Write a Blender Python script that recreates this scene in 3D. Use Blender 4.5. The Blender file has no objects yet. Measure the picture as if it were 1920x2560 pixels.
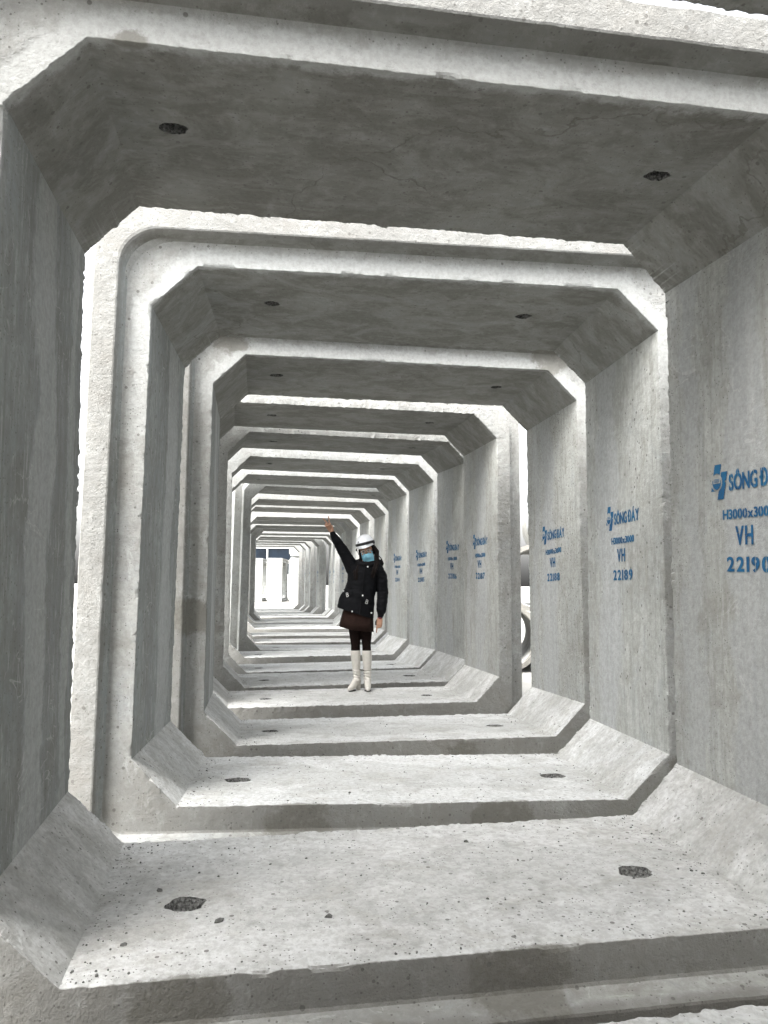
import bpy, bmesh, math, random
from mathutils import Vector, Matrix, noise
R = math.radians
S = bpy.context.scene
COL = S.collection

# ------------------------------------------------------------------ camera
cam = bpy.data.cameras.new("camera")
cam.sensor_fit = 'HORIZONTAL'; cam.sensor_width = 36.0; cam.lens = 36.04
cam.clip_start = 0.02; cam.clip_end = 2000
camo = bpy.data.objects.new("camera", cam); COL.objects.link(camo)
PIT, YAW, ROL = 0.0937986, 0.13820072, 0.0069309
f = Vector((math.sin(YAW)*math.cos(PIT), math.cos(YAW)*math.cos(PIT), math.sin(PIT)))
r0 = Vector((math.cos(YAW), -math.sin(YAW), 0)); u0 = r0.cross(f)
r1 = math.cos(ROL)*r0 + math.sin(ROL)*u0; u1 = -math.sin(ROL)*r0 + math.cos(ROL)*u0
camo.matrix_world = Matrix(((r1.x, u1.x, -f.x, 0), (r1.y, u1.y, -f.y, 0), (r1.z, u1.z, -f.z, 1.20298), (0, 0, 0, 1)))
S.camera = camo
S.render.resolution_x = 768; S.render.resolution_y = 1024

# ------------------------------------------------------------------ light
SUN_EL, SUN_AZ = R(57), R(222)          # azimuth clockwise from +Y: behind the camera, to the left
w = bpy.data.worlds.new("World"); S.world = w; w.use_nodes = True
nt = w.node_tree; nt.nodes.clear()
sky = nt.nodes.new('ShaderNodeTexSky'); sky.sky_type = 'NISHITA'; sky.sun_disc = False
sky.sun_elevation = SUN_EL; sky.sun_rotation = SUN_AZ
sky.air_density = 1.2; sky.dust_density = 6.0; sky.ozone_density = 1.0
hs = nt.nodes.new('ShaderNodeHueSaturation'); hs.inputs['Saturation'].default_value = 0.16   # thin even cloud takes the blue out
bg = nt.nodes.new('ShaderNodeBackground'); bg.inputs['Strength'].default_value = 0.15
wo = nt.nodes.new('ShaderNodeOutputWorld')
nt.links.new(sky.outputs[0], hs.inputs['Color']); nt.links.new(hs.outputs[0], bg.inputs['Color']); nt.links.new(bg.outputs[0], wo.inputs[0])
sl = bpy.data.lights.new("sun", 'SUN'); sl.energy = 0.8; sl.angle = R(45); sl.color = (1.0, 0.985, 0.95)
so = bpy.data.objects.new("sun", sl); COL.objects.link(so)
sd = Vector((math.sin(SUN_AZ)*math.cos(SUN_EL), math.cos(SUN_AZ)*math.cos(SUN_EL), math.sin(SUN_EL)))
so.rotation_euler = (-sd).to_track_quat('-Z', 'Y').to_euler()
S.view_settings.view_transform = 'Standard'; S.view_settings.look = 'None'
S.view_settings.gamma = 1; S.view_settings.use_curve_mapping = False
S.view_settings.exposure = 2.2
try:
    S.cycles.max_bounces = 12; S.cycles.diffuse_bounces = 8
except Exception: pass

# ------------------------------------------------------------------ helpers
def tag(o, label=None, cat=None, group=None, kind=None):
    if label: o['label'] = label
    if cat: o['category'] = cat
    if group: o['group'] = group
    if kind: o['kind'] = kind
    return o
def link(name, me, mats=(), parent=None, smooth=False):
    for m in mats: me.materials.append(m)
    if smooth:
        for p in me.polygons: p.use_smooth = True
    o = bpy.data.objects.new(name, me); COL.objects.link(o)
    if parent: o.parent = parent
    return o
def empty(name, loc, rz=0, parent=None):
    o = bpy.data.objects.new(name, None); COL.objects.link(o); o.location = loc; o.rotation_euler = (0, 0, rz)
    o.empty_display_size = .1
    if parent: o.parent = parent
    return o
def bm_mesh(bm, name="m"):
    me = bpy.data.meshes.new(name); bm.to_mesh(me); bm.free(); return me
def box(bm, a, b, bev=0):
    g = bmesh.ops.create_cube(bm, size=1)['verts']
    for v in g:
        v.co = Vector([(a[i]+b[i])/2 + v.co[i]*(b[i]-a[i]) for i in range(3)])
    if bev:
        es = set(e for v in g for e in v.link_edges)
        bmesh.ops.bevel(bm, geom=list(es), offset=bev, segments=2, affect='EDGES', profile=.5)
class N:
    """tiny node-building helper"""
    def __init__(s, name):
        s.m = bpy.data.materials.new(name); s.m.use_nodes = True; s.t = s.m.node_tree
        s.b = s.t.nodes['Principled BSDF']
    def n(s, ty, **k):
        x = s.t.nodes.new('ShaderNode'+ty)
        for a, v in k.items():
            if hasattr(x, a) and a not in x.inputs: setattr(x, a, v)
            else: s.set(x, a, v)
        return x
    def set(s, x, a, v):
        i = x.inputs[a]
        if hasattr(v, 'links') or isinstance(v, bpy.types.NodeSocket): s.t.links.new(v, i)
        else: i.default_value = v
    def math(s, op, a, b=0.0, c=None, clamp=False):
        x = s.t.nodes.new('ShaderNodeMath'); x.operation = op; x.use_clamp = clamp
        for i, v in enumerate((a, b) if c is None else (a, b, c)):
            if isinstance(v, bpy.types.NodeSocket): s.t.links.new(v, x.inputs[i])
            else: x.inputs[i].default_value = v
        return x.outputs[0]
    def step(s, v, lo, hi, a=0.0, b=1.0):
        x = s.t.nodes.new('ShaderNodeMapRange'); x.interpolation_type = 'SMOOTHSTEP'
        s.t.links.new(v, x.inputs[0])
        for i, q in enumerate((lo, hi, a, b)): x.inputs[i+1].default_value = q
        return x.outputs[0]
    def mix(s, fac, a, b, mode='MIX'):
        x = s.t.nodes.new('ShaderNodeMix'); x.data_type = 'RGBA'; x.blend_type = mode
        for i, v in ((0, fac), (6, a), (7, b)):
            if isinstance(v, bpy.types.NodeSocket): s.t.links.new(v, x.inputs[i])
            else: x.inputs[i].default_value = v if i == 0 else (*v, 1)
        return x.outputs[2]
    def noise(s, vec, scale, detail=4, rough=.55, dist=0, dim='3D', w=None):
        x = s.t.nodes.new('ShaderNodeTexNoise'); x.noise_dimensions = '4D' if w is not None else '3D'
        s.t.links.new(vec, x.inputs['Vector'])
        x.inputs['Scale'].default_value = scale; x.inputs['Detail'].default_value = detail
        x.inputs['Roughness'].default_value = rough; x.inputs['Distortion'].default_value = dist
        if w is not None: s.t.links.new(w, x.inputs['W'])
        return x.outputs['Fac']
    def mapping(s, vec, sc=(1, 1, 1), loc=(0, 0, 0)):
        x = s.t.nodes.new('ShaderNodeMapping'); s.t.links.new(vec, x.inputs[0])
        x.inputs['Scale'].default_value = sc; x.inputs['Location'].default_value = loc
        return x.outputs[0]
    def vor(s, vec, scale, feat='F1', rand=1.0):
        x = s.t.nodes.new('ShaderNodeTexVoronoi'); x.feature = feat
        s.t.links.new(vec, x.inputs['Vector']); x.inputs['Scale'].default_value = scale
        x.inputs['Randomness'].default_value = rand
        return x
    def bump(s, h, strength, dist, nrm=None):
        x = s.t.nodes.new('ShaderNodeBump'); s.t.links.new(h, x.inputs['Height'])
        x.inputs['Strength'].default_value = strength; x.inputs['Distance'].default_value = dist
        if nrm is not None: s.t.links.new(nrm, x.inputs['Normal'])
        return x.outputs[0]
def plain(name, col, rough=.6, metal=0, spec=.5, noise_amt=.12, nscale=30, bump=0.0):
    k = N(name); tc = k.n('TexCoord').outputs['Object']
    n_ = k.noise(tc, nscale, 3)
    c = k.mix(k.step(n_, .3, .7), tuple(x*(1-noise_amt) for x in col), tuple(min(1, x*(1+noise_amt)) for x in col))
    k.t.links.new(c, k.b.inputs['Base Color'])
    k.b.inputs['Roughness'].default_value = rough; k.b.inputs['Metallic'].default_value = metal
    k.b.inputs['Specular IOR Level'].default_value = spec
    if bump: k.t.links.new(k.bump(n_, bump, .004), k.b.inputs['Normal'])
    return k.m

# ------------------------------------------------------------------ materials
def concrete(name, base=(.352, .357, .344), dirt=1.0):
    k = N(name)
    tcn = k.n('TexCoord'); oc = tcn.outputs['Object']
    oi = k.n('ObjectInfo'); rnd = oi.outputs['Random']
    off = k.t.nodes.new('ShaderNodeCombineXYZ'); k.t.links.new(k.math('MULTIPLY', rnd, 57.0), off.inputs[0]); k.t.links.new(k.math('MULTIPLY', rnd, 31.0), off.inputs[2])
    va = k.t.nodes.new('ShaderNodeVectorMath'); va.operation = 'ADD'
    k.t.links.new(oc, va.inputs[0]); k.t.links.new(off.outputs[0], va.inputs[1]); P = va.outputs[0]
    nv = k.t.nodes.new('ShaderNodeVectorMath'); nv.operation = 'NORMALIZE'
    k.t.links.new(tcn.outputs['Normal'], nv.inputs[0])
    sep = k.t.nodes.new('ShaderNodeSeparateXYZ'); k.t.links.new(nv.outputs[0], sep.inputs[0]); nx, ny, nz = sep.outputs
    so_ = k.t.nodes.new('ShaderNodeSeparateXYZ'); k.t.links.new(oc, so_.inputs[0]); ox, oy, oz = so_.outputs
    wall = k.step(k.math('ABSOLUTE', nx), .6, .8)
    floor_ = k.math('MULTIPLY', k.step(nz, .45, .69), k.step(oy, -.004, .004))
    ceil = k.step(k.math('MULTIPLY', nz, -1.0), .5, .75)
    face = k.step(k.math('MULTIPLY', ny, -1.0), .5, .8)
    # colour: broad mottling, mid blotches, streaks running down the walls
    big = k.noise(P, 1.1, 5, .6, .6)
    mid = k.noise(P, 5.5, 6, .62, .4)
    fine = k.noise(P, 42, 5, .65)
    streak = k.noise(k.mapping(P, (7, 14, .55)), 1.6, 5, .6)
    brush = k.noise(k.mapping(P, (2.2, 11, 11)), 3, 4, .65)      # trowel strokes along the slab
    blot = k.noise(k.mapping(P, (1, 1.3, 1), (13, 4, 7)), 3.2, 7, .66, .8)
    c = k.mix(k.step(big, .38, .62), tuple(x*.84 for x in base), tuple(x*1.16 for x in base))
    c = k.mix(k.math('MULTIPLY', k.step(blot, .5, .66), .62), c, (.232, .226, .196))          # brown-olive form stains
    c = k.mix(k.math('MULTIPLY', k.step(blot, .46, .36), .55), c, (.335, .352, .358))         # blue-grey film
    c = k.mix(k.math('MULTIPLY', k.step(mid, .47, .62), .38), c, tuple(x*.62 for x in (base[0]*1.03, base[1]*.98, base[2]*.92)))
    c = k.mix(k.math('MULTIPLY', k.math('MULTIPLY', k.step(streak, .46, .66), wall), .48), c, (base[0]*.60, base[1]*.59, base[2]*.56))
    c = k.mix(k.step(nx, .78, .92), c, (.77, .82, .84), 'MULTIPLY')             # left-hand walls: oiled form film, with side shade put in the colour
    c = k.mix(k.step(nx, -.6, -.8), c, (1.22, 1.24, 1.23), 'MULTIPLY')              # right-hand walls: brightened, light from the left put in the colour
    smear = k.noise(k.mapping(P, (3.2, 9, 1.1), (5, 2, 8)), 3.2, 8, .74, .5)
    sm1 = k.math('MULTIPLY', k.step(smear, .535, .60), k.step(mid, .40, .55))
    c = k.mix(k.math('MULTIPLY', sm1, .5), c, (.53, .545, .54))
    c = k.mix(k.math('MULTIPLY', k.step(smear, .44, .38), .32), c, (.20, .198, .182))
    # smooth light cement wash in ragged vertical bands on walls, along one edge on slabs
    wob = k.noise(k.mapping(P, (1, 1, .8)), 1.7, 5, .6)
    wob2 = k.noise(k.mapping(P, (1, 1, .35)), 14, 5, .7)
    yy = k.math('ADD', oy, k.math('ADD', k.math('MULTIPLY', k.math('SUBTRACT', wob, .5), .5), k.math('MULTIPLY', k.math('SUBTRACT', wob2, .5), .12)))
    cen = k.math('ADD', k.math('MULTIPLY', rnd, .42), .55)
    band = k.step(k.math('ABSOLUTE', k.math('SUBTRACT', yy, cen)), .12, .17, 1, 0)
    band2 = k.step(k.math('ABSOLUTE', k.math('SUBTRACT', yy, k.math('SUBTRACT', 1.05, k.math('MULTIPLY', rnd, .2)))), .05, .08, 1, 0)
    band = k.math('MAXIMUM', band, k.math('MULTIPLY', band2, .8))
    bm_ = k.math('MULTIPLY', band, k.math('SUBTRACT', 1.0, face))
    washc = k.mix(k.step(streak, .35, .7), (.385, .40, .405), (.46, .475, .475))
    wash_amt = k.math('MULTIPLY', bm_, k.math('ADD', k.math('MULTIPLY', wall, .72), .2))
    c = k.mix(wash_amt, c, washc)
    # slight olive stain under the slab; most of the darkening is painted shade
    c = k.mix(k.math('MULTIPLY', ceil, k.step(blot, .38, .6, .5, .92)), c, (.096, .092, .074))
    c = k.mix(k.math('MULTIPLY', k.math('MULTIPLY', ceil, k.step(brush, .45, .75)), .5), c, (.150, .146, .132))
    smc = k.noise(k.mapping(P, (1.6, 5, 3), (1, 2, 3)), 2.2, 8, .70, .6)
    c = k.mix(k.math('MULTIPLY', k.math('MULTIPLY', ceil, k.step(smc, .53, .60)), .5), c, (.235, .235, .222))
    # slab tops: sky light painted pale, brightest by the gaps; darker damp patches
    yc = k.math('ADD', k.math('ABSOLUTE', k.math('SUBTRACT', oy, .6)), k.math('MULTIPLY', k.math('SUBTRACT', blot, .5), 1.1))
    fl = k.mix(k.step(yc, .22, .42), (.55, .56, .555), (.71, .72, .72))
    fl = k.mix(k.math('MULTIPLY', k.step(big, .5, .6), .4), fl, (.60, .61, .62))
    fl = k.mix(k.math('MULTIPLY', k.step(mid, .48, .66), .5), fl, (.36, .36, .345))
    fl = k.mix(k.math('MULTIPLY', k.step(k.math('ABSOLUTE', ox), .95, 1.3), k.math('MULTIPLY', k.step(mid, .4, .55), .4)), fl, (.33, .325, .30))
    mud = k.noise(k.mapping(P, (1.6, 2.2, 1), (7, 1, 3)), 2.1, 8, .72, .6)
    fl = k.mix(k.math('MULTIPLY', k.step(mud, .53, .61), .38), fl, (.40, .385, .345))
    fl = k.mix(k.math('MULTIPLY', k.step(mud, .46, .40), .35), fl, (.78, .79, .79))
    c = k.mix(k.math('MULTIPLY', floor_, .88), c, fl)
    # rim: smooth white cement dressing along the mouth (vertex mask broken up by noise)
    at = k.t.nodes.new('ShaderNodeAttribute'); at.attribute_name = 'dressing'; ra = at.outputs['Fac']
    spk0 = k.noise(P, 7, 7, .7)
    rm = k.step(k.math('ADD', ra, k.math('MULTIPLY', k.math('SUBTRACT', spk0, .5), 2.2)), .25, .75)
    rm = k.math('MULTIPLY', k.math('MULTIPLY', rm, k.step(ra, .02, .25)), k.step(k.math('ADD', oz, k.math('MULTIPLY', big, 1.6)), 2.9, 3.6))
    c = k.mix(k.math('MULTIPLY', k.math('MULTIPLY', face, k.step(oz, 1.2, 3.0)), .35), c, (.36, .365, .355))  # upper end faces lightened: sky light from the gaps put into the colour
    lipm = k.math('MULTIPLY', k.step(oy, -.05, -.085), k.step(k.noise(P, 5, 6, .7), .3, .6, .45, 1.0))   # weathered outer lip, also darkened to tone down the sky light it catches
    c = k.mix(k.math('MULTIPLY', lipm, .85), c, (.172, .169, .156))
    low = k.math('MULTIPLY', face, k.step(k.math('ADD', oz, k.math('MULTIPLY', mid, .9)), .3, .9, 1, 0))   # mud splashes, plus shade painted up the foot of the end faces
    c = k.mix(k.math('MULTIPLY', low, .6), c, (.15, .14, .12))
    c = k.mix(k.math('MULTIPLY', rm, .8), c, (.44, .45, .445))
    # grey-brown grime low on the rough end faces
    gr = k.math('MULTIPLY', k.math('MULTIPLY', face, k.math('SUBTRACT', 1.0, rm)), k.step(k.noise(P, 2.6, 6, .7), .5, .75))
    c = k.mix(k.math('MULTIPLY', gr, .55), c, (.20, .182, .16))
    # thin wavy lime runs
    iso = k.noise(k.mapping(P, (1, .8, 1.6), (3, 9, 1)), 2.3, 4, .5, 1.0)
    lime = k.math('MULTIPLY', k.step(k.math('ABSOLUTE', k.math('SUBTRACT', iso, .5)), .0025, .006, 1, 0), k.step(blot, .5, .56))
    lime = k.math('MULTIPLY', lime, k.math('SUBTRACT', 1.0, k.math('MAXIMUM', face, ceil)))
    c = k.mix(k.math('MULTIPLY', lime, .38), c, (.66, .66, .65))
    ma = k.t.nodes.new('ShaderNodeAttribute'); ma.attribute_name = 'moss'
    ms = k.step(k.math('ADD', ma.outputs['Fac'], k.math('MULTIPLY', k.math('SUBTRACT', spk0, .5), 1.8)), .45, .75)
    ms = k.math('MULTIPLY', ms, k.step(ma.outputs['Fac'], .03, .2))
    c = k.mix(k.math('MULTIPLY', ms, .75), c, (.105, .096, .070))      # mossy dirt patches
    # fine grain, air holes and dark specks
    spk = k.noise(P, 17, 6, .75)
    c = k.mix(k.math('MULTIPLY', k.step(spk, .5, .66), .26), c, (.17, .165, .15))
    c = k.mix(k.math('MULTIPLY', k.step(spk, .5, .36), .12), c, (.6, .6, .59))
    c = k.mix(k.math('MULTIPLY', k.step(fine, .40, .62), .30), k.mix(.1, c, (.7, .7, .7)), (.25, .245, .23))
    v1 = k.vor(P, 26); v2 = k.vor(P, 75)
    hs1 = k.t.nodes.new('ShaderNodeSeparateColor'); k.t.links.new(v1.outputs['Color'], hs1.inputs[0])
    hs2 = k.t.nodes.new('ShaderNodeSeparateColor'); k.t.links.new(v2.outputs['Color'], hs2.inputs[0])
    rad1 = k.math('MULTIPLY', k.step(hs1.outputs[0], .72, 1.0), .24)
    rad2 = k.math('MULTIPLY', k.step(hs2.outputs[0], .62, 1.0), .30)
    smooth_m = k.math('SUBTRACT', 1.0, k.math('MULTIPLY', k.math('MAXIMUM', rm, wash_amt), .8))
    pit1 = k.math('MULTIPLY', k.math('GREATER_THAN', rad1, v1.outputs['Distance']), smooth_m)
    pit2 = k.math('MULTIPLY', k.math('GREATER_THAN', rad2, v2.outputs['Distance']), smooth_m)
    c = k.mix(k.math('MULTIPLY', k.math('MAXIMUM', pit1, pit2), .8), c, (.15, .145, .135))
    # hairline cracks
    wv = k.t.nodes.new('ShaderNodeVectorMath'); wv.operation = 'ADD'
    nc = k.t.nodes.new('ShaderNodeTexNoise'); k.t.links.new(P, nc.inputs['Vector']); nc.inputs['Scale'].default_value = 3; nc.inputs['Detail'].default_value = 5
    k.t.links.new(P, wv.inputs[0]); sc = k.t.nodes.new('ShaderNodeVectorMath'); sc.operation = 'SCALE'; sc.inputs['Scale'].default_value = .5
    k.t.links.new(nc.outputs['Color'], sc.inputs[0]); k.t.links.new(sc.outputs[0], wv.inputs[1])
    vc = k.vor(wv.outputs[0], .75, 'DISTANCE_TO_EDGE')
    crack = k.math('MULTIPLY', k.step(vc.outputs['Distance'], .0015, .004, 1, 0), k.math('MULTIPLY', ceil, k.step(k.noise(P, .9, 2), .45, .55)))
    c = k.mix(k.math('MULTIPLY', crack, .5), c, (.13, .12, .10))
    tone = k.mix(rnd, (.90, .895, .88), (1.08, 1.09, 1.09))
    c = k.mix(1.0, c, tone, 'MULTIPLY')
    k.t.links.new(c, k.b.inputs['Base Color'])
    k.b.inputs['Roughness'].default_value = .88; k.b.inputs['Specular IOR Level'].default_value = .3
    h = k.math('ADD', k.math('MULTIPLY', fine, .55), k.math('MULTIPLY', mid, .7))
    h = k.math('ADD', h, k.math('MULTIPLY', k.noise(P, 130, 3, .6), .25))
    h = k.math('SUBTRACT', h, k.math('MULTIPLY', k.math('ADD', pit1, pit2), .5))
    h = k.math('SUBTRACT', h, k.math('MULTIPLY', crack, .4))
    rough_face = k.math('MULTIPLY', k.noise(P, 22, 6, .75), k.math('MULTIPLY', face, 1.3))
    h = k.math('ADD', h, k.math('MULTIPLY', rough_face, smooth_m))
    h = k.math('ADD', h, k.math('MULTIPLY', brush, .25))
    k.t.links.new(k.bump(h, .75, .011), k.b.inputs['Normal'])
    return k.m
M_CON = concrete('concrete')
def hole_mat():
    k = N('broken_concrete'); P = k.n('TexCoord').outputs['Object']
    n1 = k.noise(P, 90, 5, .7); v = k.vor(P, 70)
    c = k.mix(k.step(n1, .35, .65), (.09, .09, .086), (.33, .33, .315))
    k.t.links.new(c, k.b.inputs['Base Color']); k.b.inputs['Roughness'].default_value = .95
    k.t.links.new(k.bump(k.math('ADD', n1, v.outputs['Distance']), 1, .02), k.b.inputs['Normal'])
    return k.m
M_HOLE = hole_mat()
def stencil_mat(name, col, amt, lo, hi):
    k = N(name); P = k.n('TexCoord').outputs['Object']
    n1 = k.noise(P, 45, 5, .65); n2 = k.noise(P, 6, 3, .5)
    c = k.mix(k.step(n2, .35, .65), col, (col[0]*1.8+.004, col[1]*1.5+.004, col[2]*1.3+.004))
    k.t.links.new(c, k.b.inputs['Base Color']); k.b.inputs['Roughness'].default_value = .8
    a = k.math('MULTIPLY', k.step(k.math('ADD', n1, k.math('MULTIPLY', n2, .3)), lo, hi), amt)
    k.t.links.new(a, k.b.inputs['Alpha'])
    return k.m
M_STEN = stencil_mat('blue_spray_paint', (.004, .078, .195), .97, .42, .56)
M_HALO = stencil_mat('blue_overspray', (.03, .22, .36), .28, .35, .75)

# ------------------------------------------------------------------ box culvert
HALF, HA, LEN = 1.5, .248, 1.2226
def loop(off, ch, blend, SN, MN, lo=1.0):
    """closed loop in (x, z): square opening grown by off, corners cut by ch, blend 0 chamfer .. 1 round"""
    h = HALF + off; pts = []
    cs = [ch, ch, ch*lo, ch*lo]                      # corners: top right, top left, bottom left, bottom right
    for q in range(4):
        ang = q*math.pi/2; ca, sa = math.cos(ang), math.sin(ang)
        c0, c1 = cs[q-1], cs[q]
        seg = []
        for i in range(SN):
            t = i/SN; seg.append((h, -(h-c0) + (2*h-c0-c1)*t))
        for i in range(MN):
            t = i/MN
            lx, lz = h - c1*t, h - c1 + c1*t
            a = t*math.pi/2; ax, az = h - c1 + c1*math.cos(a), h - c1 + c1*math.sin(a)
            seg.append((lx*(1-blend)+ax*blend, lz*(1-blend)+az*blend))
        for x, z in seg: pts.append((x*ca - z*sa, x*sa + z*ca + HALF))
    return pts
def fb(x, y, z=0, o=4):
    return noise.fractal(Vector((x, y, z)), 1.0, 2.1, o)
HOLES = {1: (-.92, .531, .906, .541, -1.026, .499, 1.05, .505), 2: (-.977, .558, 1.0, .567, -.851, .524, .817, .53), 3: (-1.0, .582, .917, .561, -1.0, .534, .983, .571)}
def culvert_mesh(seed, SN, MN, holes=True, jag=1.0, rev=False, hp=None):
    L = LEN; k2 = 2 - math.sqrt(2)
    oct_ = lambda o: (o, HA + k2*o, 0.0)
    # rows: (offset, corner, blend, y, dressing, jagged)
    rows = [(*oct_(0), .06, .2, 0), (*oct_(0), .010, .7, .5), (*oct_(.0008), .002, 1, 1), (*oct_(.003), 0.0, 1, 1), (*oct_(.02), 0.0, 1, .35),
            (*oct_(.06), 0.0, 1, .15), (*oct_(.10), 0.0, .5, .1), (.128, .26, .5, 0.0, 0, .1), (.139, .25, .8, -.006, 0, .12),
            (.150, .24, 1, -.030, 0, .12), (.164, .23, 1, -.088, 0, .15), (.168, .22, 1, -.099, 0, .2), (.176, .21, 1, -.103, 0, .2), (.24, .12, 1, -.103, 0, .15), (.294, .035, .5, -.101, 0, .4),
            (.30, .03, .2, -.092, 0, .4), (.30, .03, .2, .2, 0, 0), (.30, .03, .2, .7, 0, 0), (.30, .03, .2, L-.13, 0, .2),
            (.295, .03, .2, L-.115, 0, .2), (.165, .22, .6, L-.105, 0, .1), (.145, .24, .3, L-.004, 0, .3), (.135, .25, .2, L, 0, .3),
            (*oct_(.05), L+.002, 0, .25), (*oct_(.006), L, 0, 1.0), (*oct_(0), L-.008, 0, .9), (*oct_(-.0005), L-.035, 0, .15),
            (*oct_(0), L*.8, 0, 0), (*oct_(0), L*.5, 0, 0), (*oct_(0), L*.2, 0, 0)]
    loops = [loop(o, c, b, SN, MN, .45 if .12 < o < .29 else 1.0) for o, c, b, *_ in rows]
    n = len(loops[0]); bm = bmesh.new()
    lay = bm.verts.layers.float.new('dressing'); lay2 = bm.verts.layers.float.new('moss')
    mr = random.Random(int(seed*31)); spots = []
    for _ in range(4):
        a_ = mr.uniform(-2.9, -.2) if mr.random() < .75 else mr.uniform(0, 3.1); q_ = max(abs(math.cos(a_)), abs(math.sin(a_)))
        spots.append((1.6*math.cos(a_)/q_, 1.6*math.sin(a_)/q_, mr.uniform(.10, .26)))
    if abs(seed-3.37) < .01: spots = [(.16, -1.59, .17), (.30, -1.57, .12), (-.9, -1.6, .2), (-1.12, 1.50, .08), (-1.75, 1.66, .12)]
    V = []
    for ri, (o, c, b, y, dr, jg) in enumerate(rows):
        row = []
        for i, (x, z) in enumerate(loops[ri]):
            cx, cz = x, z-HALF
            d = math.hypot(cx, cz); ux, uz = cx/d, cz/d
            s = math.atan2(cz, cx)*2.4
            if jg:
                far = ri > 16
                a = fb(cx*3.1+seed*9.7, cz*3.1, seed+(5 if far else 0), 3)
                g = fb(cx*24+seed*3.1, cz*24, seed+(9 if far else 2), 4)
                hsh = fb(cx*8+seed, cz*8+31, seed*2.2, 2)
                g2 = noise.noise(Vector((cx*70+seed, cz*70, 4)))
                ey0 = fb(cx*31+7, cz*31+seed, seed*1.3, 4)*.006
                chip = max(0, fb(cx*7+40, cz*7, seed+3, 4)-.28)*.035 + max(0, hsh-.36)*.02
                chip = min(chip, .009)
                if far: e = (a*.004 + g*.0085 + g2*.005)*jg*jag + chip*.6*jg; ey = (ey0 + chip)*jg*jag
                else: e = (g*.0028 + a*.0015 + g2*.0016)*jg*jag + chip*jg; ey = (abs(ey0)*.3 + chip*.8)*jg*jag
                if far: x -= ux*abs(e)*.9*(1 if g > 0 else -.6); z -= uz*abs(e)*.9*(1 if g > 0 else -.6); y2 = y + ey*.8
                else: x += ux*(e+.002*jg); z += uz*(e+.002*jg); y2 = y + abs(ey)*.8*(1 if ri < 7 else -1)
            else: y2 = y
            if rev: y2 = L - y2
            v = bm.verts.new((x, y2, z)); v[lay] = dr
            if y < .02: v[lay2] = min(1.0, sum(max(0, 1-math.hypot((cx-p[0])*.7, cz-p[1])/p[2]) for p in spots)*1.3)
            row.append(v)
        V.append(row)
    m = len(rows)
    for a in range(m):
        A, B = V[a], V[(a+1) % m]
        for i in range(n):
            j = (i+1) % n
            bm.faces.new((A[i], A[j], B[j], B[i]))
    bmesh.ops.recalc_face_normals(bm, faces=bm.faces[:])
    if sum(fa.normal.z*(fa.calc_center_median().z-HALF) for fa in list(bm.faces)[n*14:n*15]) < 0:
        bmesh.ops.reverse_faces(bm, faces=bm.faces[:])
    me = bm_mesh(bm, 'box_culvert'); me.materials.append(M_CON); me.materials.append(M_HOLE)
    if not holes: return me
    rnd = random.Random(seed*17+3)
    cb = bmesh.new()
    def cutter(x, y, up):
        K = 26; ph = rnd.random()*9; r = rnd.uniform(.042, .049) if up else rnd.uniform(.056, .066)
        st = rnd.uniform(1.0, 1.3)
        if up: lev = [(3-.03, 1.0), (3.012, .97), (3.05, .86), (3.16, .8)]
        else: lev = [(.03, 1.05), (-.003, 1.0), (-.03, .8), (-.055, .45)]
        rings = []
        for z, sc in lev:
            ring = []
            for i in range(K):
                a = 2*math.pi*i/K
                rr = r*sc*(1 + .26*noise.noise(Vector((math.cos(a)*1.7+ph, math.sin(a)*1.7, 0))) + .16*noise.noise(Vector((math.cos(a)*6+ph, math.sin(a)*6, z*20))))
                ring.append(cb.verts.new((x+rr*math.cos(a)*st, y+rr*math.sin(a), z)))
            rings.append(ring)
        fs = [cb.faces.new(rings[0]), cb.faces.new(rings[-1])]
        for p, q in zip(rings, rings[1:]):
            for i in range(K): fs.append(cb.faces.new((p[i], p[(i+1) % K], q[(i+1) % K], q[i])))
        for f_ in fs: f_.material_index = 1
    if hp is None:
        hp = []
        for up in (0, 1):
            for sx in (-1, 1): hp += [sx*.94+rnd.uniform(-.09, .09), .55+rnd.uniform(-.03, .03)]
    for i in range(4): cutter(hp[2*i], hp[2*i+1], i > 1)
    bmesh.ops.recalc_face_normals(cb, faces=cb.faces[:])
    cm = bm_mesh(cb, 'cut'); cm.materials.append(M_CON); cm.materials.append(M_HOLE)
    oa = bpy.data.objects.new('tmp_a', me); ob = bpy.data.objects.new('tmp_b', cm)
    COL.objects.link(oa); COL.objects.link(ob)
    md = oa.modifiers.new('b', 'BOOLEAN'); md.object = ob; md.operation = 'DIFFERENCE'; md.solver = 'EXACT'
    dg = bpy.context.evaluated_depsgraph_get(); dg.update()
    out = bpy.data.meshes.new_from_object(oa.evaluated_get(dg), preserve_all_data_layers=True, depsgraph=dg)
    bpy.data.objects.remove(oa); bpy.data.objects.remove(ob)
    bpy.data.meshes.remove(me); bpy.data.meshes.remove(cm)
    out.name = 'box_culvert'
    return out

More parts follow.
